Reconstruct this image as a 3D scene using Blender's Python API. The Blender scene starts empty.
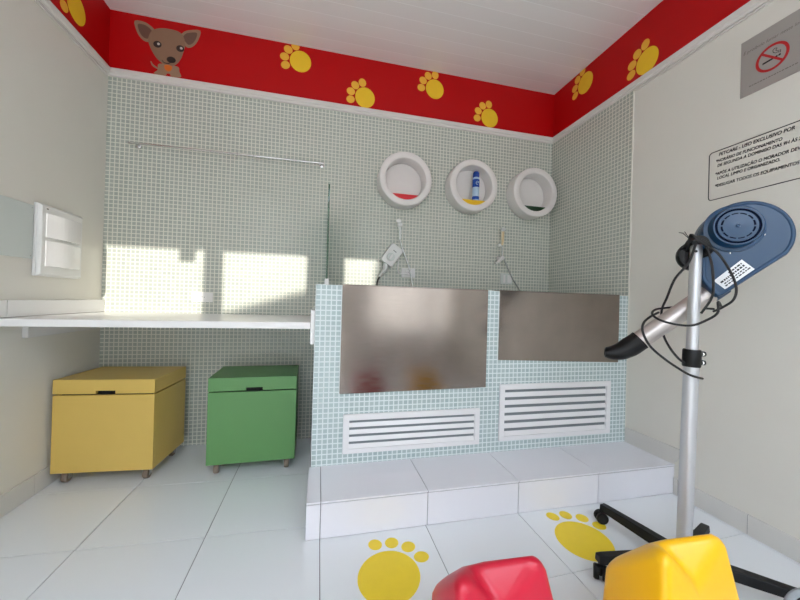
import bpy, bmesh, math, random
from mathutils import Vector, Matrix
random.seed(7)
PI = math.pi
scn = bpy.context.scene

# ------------------------------------------------------------------ camera
cam_d = bpy.data.cameras.new('camera')
cam = bpy.data.objects.new('camera', cam_d)
scn.collection.objects.link(cam)
F = Vector((0.23052493, 0.97305923, 0.00374124))
R = Vector((0.97265598, -0.23053765, 0.02815566))
U = Vector((-0.02825963, 0.00285164, 0.99959655))
M = Matrix(((R.x, U.x, -F.x, 1.30499), (R.y, U.y, -F.y, -2.46374), (R.z, U.z, -F.z, 0.97310), (0, 0, 0, 1)))
cam.matrix_world = M
cam_d.sensor_width = 36.0
cam_d.lens = 340.6155 / 800.0 * 36.0
cam_d.clip_start = 0.02
scn.camera = cam

# ------------------------------------------------------------------ world, sun, exposure
scn.view_settings.view_transform = 'Standard'
scn.view_settings.look = 'None'
scn.view_settings.gamma = 1.0
scn.view_settings.use_curve_mapping = False
scn.view_settings.exposure = 0.70
w = bpy.data.worlds.new('sky'); scn.world = w; w.use_nodes = True
bg = w.node_tree.nodes['Background']
bg.inputs['Color'].default_value = (0.78, 0.87, 1.0, 1)
bg.inputs['Strength'].default_value = 5.0
sun_d = bpy.data.lights.new('sun', 'SUN'); sun_d.energy = 2.7; sun_d.angle = math.radians(0.6)
sun_d.color = (1.0, 0.95, 0.86)
sun = bpy.data.objects.new('sun', sun_d); scn.collection.objects.link(sun)
ELEV, AZ = math.radians(18.0), math.radians(4.0)
sun.rotation_euler = Vector((-math.tan(AZ), 1, -math.tan(ELEV))).to_track_quat('-Z', 'Y').to_euler()
sun.location = (1, -8, 4)

# ------------------------------------------------------------------ measures (metres)
W, ZC, ZT, TB = 3.1557, 2.7239, 2.3596, 2.312      # room width, ceiling, band bottom, trim bottom
YF = -3.2                                          # front wall
XH, YH, ZH = 1.2873, -0.7517, 1.0449               # half wall
XS, YS, ZS = 1.2777, -1.0503, 0.1543               # step
PITCH = 0.0253

# ------------------------------------------------------------------ materials
def srgb(r, g, b):
    f = lambda c: (c/255/12.92) if c/255 <= .04045 else ((c/255+.055)/1.055)**2.4
    return (f(r), f(g), f(b), 1)
def mat(name, col, rough=.5, metal=0., spec=.5, noise=0., nscale=20., bump=0., bscale=60.):
    m = bpy.data.materials.new(name); m.use_nodes = True
    nt = m.node_tree; b = nt.nodes['Principled BSDF']
    b.inputs['Base Color'].default_value = col
    b.inputs['Roughness'].default_value = rough
    b.inputs['Metallic'].default_value = metal
    b.inputs['Specular IOR Level'].default_value = spec
    tc = nt.nodes.new('ShaderNodeTexCoord')
    if noise:
        n = nt.nodes.new('ShaderNodeTexNoise'); n.inputs['Scale'].default_value = nscale
        n.inputs['Detail'].default_value = 4
        nt.links.new(tc.outputs['Object'], n.inputs['Vector'])
        mx = nt.nodes.new('ShaderNodeMix'); mx.data_type = 'RGBA'
        c2 = tuple(min(1, c*(1+noise)) for c in col[:3]) + (1,)
        c1 = tuple(c*(1-noise) for c in col[:3]) + (1,)
        mx.inputs[6].default_value = c1; mx.inputs[7].default_value = c2
        nt.links.new(n.outputs['Fac'], mx.inputs['Factor']); nt.links.new(mx.outputs[2], b.inputs['Base Color'])
    if bump:
        n2 = nt.nodes.new('ShaderNodeTexNoise'); n2.inputs['Scale'].default_value = bscale
        nt.links.new(tc.outputs['Object'], n2.inputs['Vector'])
        bp = nt.nodes.new('ShaderNodeBump'); bp.inputs['Strength'].default_value = bump; bp.inputs['Distance'].default_value = .002
        nt.links.new(n2.outputs['Fac'], bp.inputs['Height']); nt.links.new(bp.outputs['Normal'], b.inputs['Normal'])
    return m
def brick_mat(name, axes, c1, c2, cm, bw, bh, mortar, rough=.25, off=(0, 0), bump=.3, spec=.5):
    m = bpy.data.materials.new(name); m.use_nodes = True
    nt = m.node_tree; b = nt.nodes['Principled BSDF']
    tc = nt.nodes.new('ShaderNodeTexCoord'); sp = nt.nodes.new('ShaderNodeSeparateXYZ')
    nt.links.new(tc.outputs['Object'], sp.inputs[0])
    cb = nt.nodes.new('ShaderNodeCombineXYZ')
    for i in (0, 1):
        ad = nt.nodes.new('ShaderNodeMath'); ad.operation = 'SUBTRACT'; ad.inputs[1].default_value = off[i]
        nt.links.new(sp.outputs[axes[i]], ad.inputs[0]); nt.links.new(ad.outputs[0], cb.inputs[i])
    br = nt.nodes.new('ShaderNodeTexBrick'); br.offset = 0; br.squash = 1
    for k, v in (('Color1', c1), ('Color2', c2), ('Mortar', cm), ('Scale', 1.), ('Mortar Size', mortar), ('Mortar Smooth', .15), ('Brick Width', bw), ('Row Height', bh)):
        br.inputs[k].default_value = v
    nt.links.new(cb.outputs[0], br.inputs['Vector'])
    nt.links.new(br.outputs['Color'], b.inputs['Base Color'])
    mr = nt.nodes.new('ShaderNodeMapRange'); mr.inputs['To Min'].default_value = rough; mr.inputs['To Max'].default_value = .8
    nt.links.new(br.outputs['Fac'], mr.inputs['Value']); nt.links.new(mr.outputs[0], b.inputs['Roughness'])
    b.inputs['Specular IOR Level'].default_value = spec
    if bump:
        iv = nt.nodes.new('ShaderNodeMath'); iv.operation = 'SUBTRACT'; iv.inputs[0].default_value = 1
        nt.links.new(br.outputs['Fac'], iv.inputs[1])
        bp = nt.nodes.new('ShaderNodeBump'); bp.inputs['Strength'].default_value = bump; bp.inputs['Distance'].default_value = .001
        nt.links.new(iv.outputs[0], bp.inputs['Height']); nt.links.new(bp.outputs['Normal'], b.inputs['Normal'])
    return m
TC1, TC2, TCM = srgb(170, 177, 167), srgb(181, 186, 176), srgb(222, 220, 208)
HC1, HC2, HCM = srgb(170, 188, 188), srgb(180, 196, 195), srgb(220, 228, 228)  # same mosaic for the half wall, bluish skylight mixed into its colours
MOS_XZ = brick_mat('glass_mosaic_xz', (0, 2), TC1, TC2, TCM, PITCH, PITCH, .0031, off=(XH % PITCH, TB % PITCH))
MOS_YZ = brick_mat('glass_mosaic_yz', (1, 2), TC1, TC2, TCM, PITCH, PITCH, .0031, off=(YH % PITCH, TB % PITCH))
SKYTINT_XZ = brick_mat('sky_tinted_mosaic_xz', (0, 2), HC1, HC2, HCM, PITCH, PITCH, .0031, off=(XH % PITCH, ZH % PITCH))
SKYTINT_YZ = brick_mat('sky_tinted_mosaic_yz', (1, 2), HC1, HC2, HCM, PITCH, PITCH, .0031, off=(YH % PITCH, ZH % PITCH))
SKYTINT_XY = brick_mat('sky_tinted_mosaic_xy', (0, 1), HC1, HC2, HCM, PITCH, PITCH, .0031, off=(XH % PITCH, YH % PITCH))
WHITE_WALL = mat('white_wall_paint', srgb(225, 221, 211), .55, noise=.02, nscale=6, bump=.08, bscale=90)
RED = mat('red_band_paint', srgb(190, 2, 8), .5, spec=.25, noise=.03, nscale=8)
TRIM = mat('white_plaster_trim', srgb(226, 220, 214), .5, noise=.02)
CEIL = brick_mat('white_ceiling_slats', (0, 1), srgb(240, 234, 231), srgb(236, 230, 227), srgb(248, 244, 242), 40., .1, .0022, rough=.35, off=(0, -.015), bump=.5)
TILE = mat('white_glazed_floor_tile', srgb(232, 235, 237), .08, noise=.012, nscale=3)
GROUT = mat('grey_tile_grout', srgb(128, 127, 128), .8, noise=.1, nscale=40)
STEPTILE = mat('white_glazed_step_tile', srgb(230, 229, 234), .08, noise=.012, nscale=3)
SKIRT = mat('pale_skirting_tile', srgb(216, 213, 207), .35, noise=.02)
WHITE_P = mat('white_plastic', srgb(228, 227, 224), .3, noise=.01)
WHITE_L = mat('white_laminate', srgb(236, 234, 232), .25, noise=.01)
WHITE_M = mat('white_enamelled_metal', srgb(232, 231, 232), .3, noise=.015)
PVC = mat('white_tube_plastic', srgb(232, 226, 222), .38, noise=.012)
GAP = mat('shaded_grey_metal', srgb(120, 128, 132), .6, noise=.03)
PLATE_G = mat('pale_grey_plate', srgb(205, 210, 205), .4, noise=.015)
STEEL = mat('brushed_stainless_steel', srgb(156, 146, 139), .19, metal=1., noise=.14, nscale=9, bump=.5, bscale=3.6)
nt = STEEL.node_tree; pb = nt.nodes['Principled BSDF']; tc = nt.nodes.new('ShaderNodeTexCoord'); mp = nt.nodes.new('ShaderNodeMapping')
mp.inputs['Scale'].default_value = (5, 5, 90); ns = nt.nodes.new('ShaderNodeTexNoise'); ns.inputs['Scale'].default_value = 2.5; ns.inputs['Detail'].default_value = 6
mr = nt.nodes.new('ShaderNodeMapRange'); mr.inputs['To Min'].default_value = .06; mr.inputs['To Max'].default_value = .34
nt.links.new(tc.outputs['Object'], mp.inputs['Vector']); nt.links.new(mp.outputs[0], ns.inputs['Vector']); nt.links.new(ns.outputs['Fac'], mr.inputs['Value']); nt.links.new(mr.outputs[0], pb.inputs['Roughness'])
CHROME = mat('chrome', srgb(205, 205, 205), .15, metal=1., noise=.02)
ALU = mat('satin_aluminium', srgb(206, 207, 210), .42, metal=.7, noise=.03, nscale=30)
ALU_T = mat('satin_aluminium_tube', srgb(206, 199, 195), .36, metal=.75, noise=.03, nscale=30)
YEL_BOX = mat('yellow_laminate', srgb(218, 184, 96), .4, noise=.03, nscale=12)
GRN_BOX = mat('green_laminate', srgb(96, 146, 86), .4, noise=.03, nscale=12)
DARK = mat('dark_void', (.006, .006, .007, 1), .8, noise=.1)
BLACK = mat('black_plastic', (.005, .005, .0055, 1), .45, spec=.3, noise=.1)
RUBBER = mat('black_cord_rubber', (.004, .004, .0045, 1), .5, noise=.1)
GREYWHEEL = mat('brown_grey_caster', srgb(128, 112, 98), .45, noise=.15, nscale=60)
BLUE = mat('blue_moulded_plastic', srgb(25, 63, 96), .32, noise=.04, nscale=14, bump=.05)
BLUE_D = mat('dark_blue_slots', srgb(8, 18, 40), .8, spec=.1, noise=.05)
STICK_Y = mat('yellow_vinyl', srgb(242, 212, 44), .45, noise=.04, nscale=25)
STICK_W = mat('gold_wall_vinyl', srgb(248, 200, 36), .5, noise=.04, nscale=25)
STICK_WT = mat('orange_gold_wall_vinyl', srgb(246, 184, 56), .5, noise=.04, nscale=25)
RED_SEAT = mat('red_moulded_plastic', srgb(196, 24, 52), .34, noise=.04, nscale=10, bump=.04, bscale=120)
YEL_SEAT = mat('yellow_moulded_plastic', srgb(250, 190, 14), .34, noise=.03, nscale=10, bump=.04, bscale=120)
INK = mat('black_ink', (.012, .012, .014, 1), .6, noise=.1)
INK_G = mat('grey_ink', srgb(112, 108, 104), .6, noise=.1)
SIGN_M = mat('brushed_grey_sign', srgb(170, 165, 160), .42, metal=.35, noise=.06, nscale=7)
SIGN_RED = mat('sign_red', srgb(186, 30, 32), .5, noise=.03)
PAPER = mat('white_paper_label', srgb(232, 234, 236), .5, noise=.02)
INS_R = mat('red_shelf_panel', srgb(206, 22, 34), .35, noise=.03)
INS_Y = mat('yellow_shelf_panel', srgb(232, 186, 24), .35, noise=.03)
INS_G = mat('dark_green_shelf_panel', srgb(28, 62, 34), .35, noise=.05)
DOG1 = mat('dog_tan', srgb(146, 112, 88), .5, noise=.05)
DOG2 = mat('dog_brown', srgb(112, 80, 66), .5, noise=.05)
DOG3 = mat('dog_light', srgb(158, 124, 98), .5, noise=.05)
DOGK = mat('dog_dark', srgb(46, 30, 26), .4, noise=.05)
ORANGE = mat('orange_tag', srgb(222, 112, 34), .5, noise=.05)
CREAM = mat('cream_plastic', srgb(226, 204, 160), .35, noise=.02)
CAN_B = mat('deep_blue_can', srgb(24, 70, 160), .25, noise=.05)
CAN_L = mat('pale_blue_can', srgb(178, 204, 226), .3, noise=.05)
HOSE = mat('grey_hose', srgb(150, 156, 162), .4, noise=.05)
CONC = mat('outdoor_paving', srgb(232, 229, 222), .8, noise=.1, nscale=4)
BLOCKW = mat('sun_blocker_render', srgb(180, 176, 168), .8, noise=.05, nscale=3)
def glass_mat(name):
    m = bpy.data.materials.new(name); m.use_nodes = True
    nt = m.node_tree; b = nt.nodes['Principled BSDF']
    b.inputs['Base Color'].default_value = srgb(190, 228, 212); b.inputs['Roughness'].default_value = .02
    b.inputs['Transmission Weight'].default_value = 1.; b.inputs['IOR'].default_value = 1.5
    va = nt.nodes.new('ShaderNodeVolumeAbsorption'); va.inputs['Color'].default_value = (.25, .8, .6, 1); va.inputs['Density'].default_value = 6
    nt.links.new(va.outputs[0], nt.nodes['Material Output'].inputs['Volume'])
    return m
GLASS = glass_mat('green_edged_glass')

# ------------------------------------------------------------------ mesh helpers
class MB:
    def __init__(s): s.v = []; s.f = []; s.mi = []; s.sm = []
    def add(s, vs, fs, mi=0, smooth=False):
        o = len(s.v); s.v += [tuple(v) for v in vs]
        for f in fs: s.f.append([o+i for i in f]); s.mi.append(mi); s.sm.append(smooth)
        return s
    def box(s, x0, x1, y0, y1, z0, z1, mi=0):
        vs = [(x, y, z) for x in (x0, x1) for y in (y0, y1) for z in (z0, z1)]
        return s.add(vs, [(0, 1, 3, 2), (4, 6, 7, 5), (0, 4, 5, 1), (2, 3, 7, 6), (0, 2, 6, 4), (1, 5, 7, 3)], mi)
    def prism(s, pts, fn, d0, d1, mi=0, side=None, smooth=False):   # polygon pts (a,b), fn(a,b,d) -> xyz
        n = len(pts)
        vs = [fn(a, b, d0) for a, b in pts] + [fn(a, b, d1) for a, b in pts]
        fs = [tuple(range(n-1, -1, -1)), tuple(range(n, 2*n))]
        s.add(vs, fs, mi)
        o = len(s.v) - 2*n
        for i in range(n):
            j = (i+1) % n
            s.f.append([o+i, o+j, o+n+j, o+n+i]); s.mi.append(mi if side is None else side); s.sm.append(smooth)
        return s
    def loft(s, rings, mi=0, smooth=True, cap0=True, cap1=True, closed=True):
        n = len(rings[0]); o = len(s.v)
        for r in rings: s.v += [tuple(p) for p in r]
        for k in range(len(rings)-1):
            for i in range(n if closed else n-1):
                j = (i+1) % n
                s.f.append([o+k*n+i, o+k*n+j, o+(k+1)*n+j, o+(k+1)*n+i]); s.mi.append(mi); s.sm.append(smooth)
        if cap0: s.f.append([o+i for i in range(n-1, -1, -1)]); s.mi.append(mi); s.sm.append(False)
        if cap1: s.f.append([o+(len(rings)-1)*n+i for i in range(n)]); s.mi.append(mi); s.sm.append(False)
        return s
    def tube(s, pts, r, n=10, mi=0, radii=None, cap=True, flat=None):
        pts = [Vector(p) for p in pts]; rings = []
        t0 = (pts[1]-pts[0]).normalized()
        up = Vector((0, 0, 1)) if abs(t0.z) < .9 else Vector((1, 0, 0))
        a = t0.cross(up).normalized()
        for i, p in enumerate(pts):
            t = (pts[min(i+1, len(pts)-1)] - pts[max(i-1, 0)]).normalized()
            a = (a - t*a.dot(t)).normalized(); b = t.cross(a)
            rr = radii[i] if radii else r
            ra, rb = rr if isinstance(rr, tuple) else (rr, rr)
            rings.append([p + a*ra*math.cos(2*PI*k/n) + b*rb*math.sin(2*PI*k/n) for k in range(n)])
        return s.loft(rings, mi, True, cap, cap)
    def lathe(s, prof, org, ax, n=40, mi=0, smooth=True, cap0=False, cap1=False):   # prof: (radius, along axis)
        ax = Vector(ax).normalized(); up = Vector((0, 0, 1)) if abs(ax.z) < .9 else Vector((1, 0, 0))
        a = up.cross(ax).normalized(); b = ax.cross(a); org = Vector(org)
        return s.loft([[org + ax*h + (a*math.cos(2*PI*k/n) + b*math.sin(2*PI*k/n))*r for k in range(n)] for r, h in prof], mi, smooth, cap0, cap1)
    def build(s, name, mats, parent=None, bevel=0., seg=2, sharp=40, loc=None):
        me = bpy.data.meshes.new(name); me.from_pydata(s.v, [], s.f)
        if not isinstance(mats, (list, tuple)): mats = [mats]
        for m in mats: me.materials.append(m)
        for p, mi, sm in zip(me.polygons, s.mi, s.sm): p.material_index = mi; p.use_smooth = sm
        bm = bmesh.new(); bm.from_mesh(me); bmesh.ops.recalc_face_normals(bm, faces=bm.faces); 
        if bevel:
            es = [e for e in bm.edges if len(e.link_faces) == 2 and e.calc_face_angle(0) > math.radians(sharp)]
            bmesh.ops.bevel(bm, geom=es, offset=bevel, segments=seg, profile=.5, affect='EDGES', clamp_overlap=True)
        for e in bm.edges:
            if len(e.link_faces) == 2 and e.calc_face_angle(0) > math.radians(sharp): e.smooth = False
        bm.to_mesh(me); bm.free(); me.update()
        o = bpy.data.objects.new(name, me); scn.collection.objects.link(o)
        if parent is not None: o.parent = parent
        if loc is not None: o.location = loc
        return o
def tag(o, label, cat, group=None, kind=None):
    o['label'] = label; o['category'] = cat
    if group: o['group'] = group
    if kind: o['kind'] = kind
    return o
def thing(name, label, cat, loc=(0, 0, 0), rz=0., group=None, mtx=None):
    o = bpy.data.objects.new(name, None); scn.collection.objects.link(o)
    o.empty_display_size = .05
    if mtx is not None: o.matrix_world = mtx
    else: o.location = loc; o.rotation_euler = (0, 0, rz)
    return tag(o, label, cat, group)
def struct(mb, name, mats, label, cat, **k): return tag(mb.build(name, mats, **k), label, cat, kind='structure')
def part_label(o, l): o['label'] = l; return o
def smooth_path(P, per=6):
    P = [Vector(p) for p in P]; out = []
    for i in range(len(P)-1):
        p0, p1, p2, p3 = P[max(i-1, 0)], P[i], P[i+1], P[min(i+2, len(P)-1)]
        for k in range(per):
            t = k/per
            out.append(.5*((2*p1)+(p2-p0)*t+(2*p0-5*p1+4*p2-p3)*t*t+(3*p1-p0-3*p2+p3)*t**3))
    return out+[P[-1]]
def ell(cx, cy, rx, ry, rot=0., n=40):
    c, s_ = math.cos(rot), math.sin(rot)
    return [(cx+rx*math.cos(t)*c-ry*math.sin(t)*s_, cy+rx*math.cos(t)*s_+ry*math.sin(t)*c) for t in (2*PI*k/n for k in range(n))]
def text_mesh(txt, h, width=None, bold=.0, shear=0.):
    cu = bpy.data.curves.new('lettering', 'FONT'); cu.body = txt; cu.size = 1.; cu.shear = shear; cu.resolution_u = 3
    o = bpy.data.objects.new('lettering', cu); scn.collection.objects.link(o)
    dg = bpy.context.evaluated_depsgraph_get(); me = bpy.data.meshes.new_from_object(o.evaluated_get(dg))
    bpy.data.objects.remove(o); bpy.data.curves.remove(cu)
    xs = [v.co.x for v in me.vertices]; x0, x1 = min(xs), max(xs)
    sy = h/.70; sx = (width/(x1-x0)) if width else sy
    for v in me.vertices: v.co.x = (v.co.x-x0)*sx; v.co.y *= sy
    return me
def text_part(name, txt, h, width, parent, fn, material, bold=.02, shear=0.):   # fn(x, y) -> local xyz
    me = text_mesh(txt, h, width, bold, shear)
    for v in me.vertices: v.co = fn(v.co.x, v.co.y)
    me.materials.clear(); me.materials.append(material); me.name = name
    if bold:
        b0 = bmesh.new(); b0.from_mesh(me); base = b0.verts[:] + b0.edges[:] + b0.faces[:]
        for du, dv in ((bold, 0), (0, bold), (bold, bold)):
            dup = bmesh.ops.duplicate(b0, geom=base); of = fn(du*h, dv*h) - fn(0, 0)
            bmesh.ops.translate(b0, vec=of, verts=[g for g in dup['geom'] if isinstance(g, bmesh.types.BMVert)])
        b0.to_mesh(me); b0.free()
    o = bpy.data.objects.new(name, me); scn.collection.objects.link(o); o.parent = parent
    return o

# ================================================================== SETTING
# floor: grout bed with white 45 cm tiles
gx = [-.016 + .45*k for k in range(8)]
gx[0] = 0.; gx[-1] = 3.134
xs_ = gx + [W]
def row_y(r, x):
    if r == 1: return -.935 - .03*(x-.43) if x < 1.4 else -.965
    if r == 0: return -1.405 + .042*(x-2.15) if x > 1.5 else -1.44
    return {3: 0.0, 2: -.4845 - .02*(x-.2)}.get(r, -1.86 - .45*(-1-r) if r < 0 else 0)
rows = [3, 2, 1, 0, -1, -2, -3, -4]
mb = MB(); mb.box(0, W, YF, 0, -.06, -.0035, 1)
G = .0017
for i in range(len(xs_)-1):
    for j in range(len(rows)-1):
        xa, xb = xs_[i]+G, xs_[i+1]-G
        if xb-xa < .004: continue
        q = [(xa, row_y(rows[j+1], xa)+G), (xb, row_y(rows[j+1], xb)+G), (xb, row_y(rows[j], xb)-G), (xa, row_y(rows[j], xa)-G)]
        q = [(x, max(y, YF)) for x, y in q]
        if q[2][1]-q[1][1] < .004: continue
        mb.prism(q, lambda a, b, d: (a, b, d), -.0035, 0, 0)
struct(mb, 'floor', [TILE, GROUT], 'white glazed tile floor with thin grey joints', 'floor')

# back wall: mosaic below, red band above
mb = MB(); mb.box(0, W, 0, .15, -.06, TB+.03, 0); mb.box(0, W, 0, .15, TB+.03, ZC+.1, 1)
struct(mb, 'wall_back', [MOS_XZ, RED], 'back wall of pale green glass mosaic with red painted band', 'wall')
mb = MB(); mb.box(-.15, 0, YF-.15, .15, -.06, TB+.03, 0); mb.box(-.15, 0, YF-.15, .15, TB+.03, ZC+.1, 1)
struct(mb, 'wall_left', [WHITE_WALL, RED], 'plain white left wall with red painted band', 'wall')
mb = MB(); mb.box(W, W+.15, YF-.15, .15, -.06, TB+.03, 0); mb.box(W, W+.15, YF-.15, .15, TB+.03, ZC+.1, 1)
mb.box(W-.006, W+.01, YH-.002, 0, 0, TB+.01, 2)
struct(mb, 'wall_right', [WHITE_WALL, RED, MOS_YZ], 'right wall, white with a mosaic strip and red painted band', 'wall')
# front wall behind the viewer: three door-high openings between posts
mb = MB(); LZ = 2.345
DX = -YF*math.tan(AZ)
for x0, x1 in ((-.15, DX), (.57+DX, .68+DX), (1.22+DX, 1.475+DX), (2.95, W+.15)): mb.box(x0, x1, YF-.12, YF, -.06, LZ)
mb.box(-.15, W+.15, YF-.12, YF, LZ, ZC+.1)
mb.box(.425+DX, .515+DX, YF-.09, YF-.03, LZ-.085, LZ+.01)  # added box under the lintel, put there to notch the sun patch
struct(mb, 'wall_front', WHITE_WALL, 'white front wall with open doorways', 'wall')
mb = MB(); mb.box(-.15, W+.15, YF-.15, .15, ZC, ZC+.08)
struct(mb, 'ceiling', CEIL, 'white slatted plastic ceiling', 'ceiling')
mb = MB(); mb.box(1.475+DX, 1.90, YF-.08, YF-.03, 0, 1.88); mb.box(1.90, 2.95, YF-.08, YF-.03, 0, .62); mb.box(2.60, 2.70, YF-.08, YF-.03, .62, LZ)  # added door panels and mullion, placed to shape the steel panel reflections
struct(mb, 'added_door_1', WHITE_M, 'added white door panels behind the viewer, shaped for the steel reflections', 'door')
# trim around the room under the red band
prof = [(0, 0), (.012, 0), (.012, .012), (.020, .018), (.020, ZT-TB-.004), (.016, ZT-TB), (0, ZT-TB)]
T0 = .02
mb = MB(); mb.prism(prof, lambda a, b, d: (d, -a, TB+b), T0*0, W)
struct(mb, 'trim_1', TRIM, 'white plaster trim along the back wall under the red band', 'trim')
mb = MB(); mb.prism(prof, lambda a, b, d: (a, d, TB+b), YF, -.02); mb.box(0, .007, YF, -.02, TB-.012, TB-.003)
struct(mb, 'trim_2', TRIM, 'white plaster trim along the left wall under the red band', 'trim')
mb = MB(); mb.prism(prof, lambda a, b, d: (W-a, d, TB+b), YF, -.02); mb.box(W-.007, W, YF, YH, TB-.012, TB-.003)
struct(mb, 'trim_3', TRIM, 'white plaster trim along the right wall under the red band', 'trim')
# skirting tiles
mb = MB()
ys_l = [0, -.4835, -.9335, -1.3835, -1.8335, -2.2835, -2.7335, YF]
for a, b in zip(ys_l, ys_l[1:]): mb.box(0, .010, b+.001, a-.001, 0, .0935, 0)
mb.box(0, .0085, YF, 0, 0, .092, 1)
struct(mb, 'baseboard_left', [SKIRT, GROUT], 'pale tile baseboard along the left wall', 'baseboard', bevel=.0008, seg=1)
mb = MB()
yr = [-1.075, -1.371, -1.821, -2.271, -2.721, YF]
for a, b in zip(yr, yr[1:]): mb.box(W-.010, W, b+.001, a-.001, 0, .087, 0)
mb.box(W-.010, W, -1.074, YS-.002, 0, .087, 0)
mb.prism([(YH-.003, ZS), (YH-.003, ZS+.088), (YS-.035, ZS+.088), (YS-.035, ZS+.052), (YS+.004, ZS)], lambda a, b, d: (d, a, b), W-.010, W, 0)
mb.box(W-.0085, W, YF, YS, 0, .0855, 1)
struct(mb, 'baseboard_right', [SKIRT, GROUT], 'pale tile baseboard along the right wall, stepping up onto the step', 'baseboard', bevel=.0008, seg=1)

# step in front of the half wall
mb = MB(); mb.box(XS+.004, W-.001, YS+.004, -.001, 0, ZS-.004, 1)
sx = [XS, 1.334, 1.790, 2.233, 2.676, W-.001]
for a, b in zip(sx, sx[1:]):
    mb.box(a+(.0015 if a > XS else 0), b-.0015, YS-.004, YH-.0, ZS-.008, ZS, 0)
    mb.box(a+(.0015 if a > XS else 0), b-.0015, YS, YS+.008, .002, ZS-.0135, 0)
mb.box(XS, XS+.008, YS+.0085, -.001, .002, ZS-.010, 0)
struct(mb, 'floor_step', [STEPTILE, GROUT], 'white tiled step in front of the mosaic half wall', 'step', bevel=.0009, seg=1)

# half wall of the washing tubs
mb = MB(); t = .10
x1 = W-.007
def qd(a, b, c, d, mi): mb.add([a, b, c, d], [(0, 1, 2, 3)], mi)
mb.box(XH, x1, YH, YH+t, ZS-.01, ZH, 0)
mb.box(XH, XH+t, YH+t, -.001, ZS-.01, ZH, 0)
mb.box(XH+t, x1, YH+t, -.001, ZS-.01, .72, 0)
wh = mb.build('wall_half', [SKYTINT_XZ, SKYTINT_YZ, SKYTINT_XY])
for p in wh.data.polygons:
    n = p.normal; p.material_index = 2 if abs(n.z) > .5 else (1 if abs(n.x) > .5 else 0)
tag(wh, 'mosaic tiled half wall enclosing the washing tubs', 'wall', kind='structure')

# outside, behind the viewer
mb = MB(); mb.box(-14, 16, -16, YF-.12, -.12, -.05)
struct(mb, 'ground', CONC, 'pale paving outside the doorways', 'ground')
yo = -7.0; dz = -yo*math.tan(ELEV); ox = -yo*math.tan(AZ)
pts = [(-6, -.1), (9, -.1), (9, 3.55), (1.715, 3.55), (1.715, 1.045+dz), (1.226, 1.034+dz), (.687, .869+dz), (-.2, .60+dz), (-6, .60+dz)]  # outline of an added unseen wall, its top edge cut to block the sun
mb = MB(); mb.prism(pts, lambda a, b, d: (a+ox, d, b), yo-.3, yo)
struct(mb, 'sun_blocker_wall', BLOCKW, 'pale added wall outside, out of view, shaped to block the sun', 'wall')

# ================================================================== SHELF AND STORAGE
t_ = thing('wall_shelf', 'long white laminate worktop on brackets between left wall and half wall', 'shelf', (.0, 0, .857))
mb = MB(); mb.box(.001, 1.266, -.745, -.001, -.032, 0); mb.build('worktop', WHITE_L, t_, .003)
mb = MB(); mb.box(.001, .019, -.672, -.002, .002, .074); mb.box(.001, .019, -.76, -.676, .002, .074); mb.build('backsplash', WHITE_L, t_, .0015)
mb = MB(); mb.prism([(-.57, -.098), (-.57, -.033), (-.002, -.033), (-.002, -.098)], lambda a, b, d: (d, a, b), .001, .024); mb.build('bracket', WHITE_L, t_, .0015)
mb = MB(); mb.box(1.2665, 1.2865, -.735, -.002, -.108, .06); mb.build('bracket', WHITE_L, t_, .0015)

def storage_box(label, loc, rz, w_, d_, m):
    z0, z1, lid = .062, .531, .072
    r = thing('storage_box', label, 'box', loc, rz, 'storage boxes on casters')
    mb = MB(); zt = z1-lid-.007; tk = .016
    mb.box(0, w_, 0, tk, z0, zt); mb.box(0, w_, d_-tk, d_, z0, zt); mb.box(0, tk, tk, d_-tk, z0, zt); mb.box(w_-tk, w_, tk, d_-tk, z0, zt)
    mb.box(tk, w_-tk, tk, d_-tk, z0, z0+tk)
    mb.build('body', m, r, .0012)
    # lid with a hand slot cut from its lower front edge
    mb = MB(); z2 = z1-lid; s0, s1 = w_*.415, w_*.605; sh = .016
    front = [(0, z2), (s0, z2), (s0, z2+sh), (s1, z2+sh), (s1, z2), (w_, z2), (w_, z1), (0, z1)]
    mb.prism(front, lambda a, b, d: (a, d, b), -.001, tk)
    mb.box(0, w_, tk, d_, z1-tk, z1); mb.box(0, w_, d_-tk, d_, z2, z1-tk); mb.box(0, tk, tk, d_-tk, z2, z1-tk); mb.box(w_-tk, w_, tk, d_-tk, z2, z1-tk)
    mb.build('lid', m, r, .0012)
    mb = MB(); mb.box(tk, w_-tk, tk+.02, d_-tk, z2-.03, z2+.02); mb.build('slot_shade', DARK, r)  # near-black block painting the shade inside the hand slot and lid gap
    for cx in (.045, w_-.045):
        for cy in (.045, d_-.045):
            f = MB(); f.box(cx-.016, cx+.016, cy-.016, cy+.016, z0-.005, z0)
            for sgn in (-1, 1): f.box(cx+sgn*.0145-.0015, cx+sgn*.0145+.0015, cy-.014, cy+.012, .018, z0-.004)
            fo = f.build('caster', CHROME, r, .0008, 1)
            q = MB(); q.lathe([(.012, -.0125), (.023, -.0125), (.026, -.008), (.026, .008), (.023, .0125), (.012, .0125)], (cx, cy-.004, .0262), (1, 0, 0), 24, cap0=True, cap1=True)
            q.build('wheel', GREYWHEEL, fo)
    return r
storage_box('yellow laminate storage box on casters under the white worktop', (.023, -.411, 0), -.072, .463, .352, YEL_BOX)
storage_box('green laminate storage box on casters beside the mosaic half wall', (.738, -.452, 0), .024, .455, .335, GRN_BOX)

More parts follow.
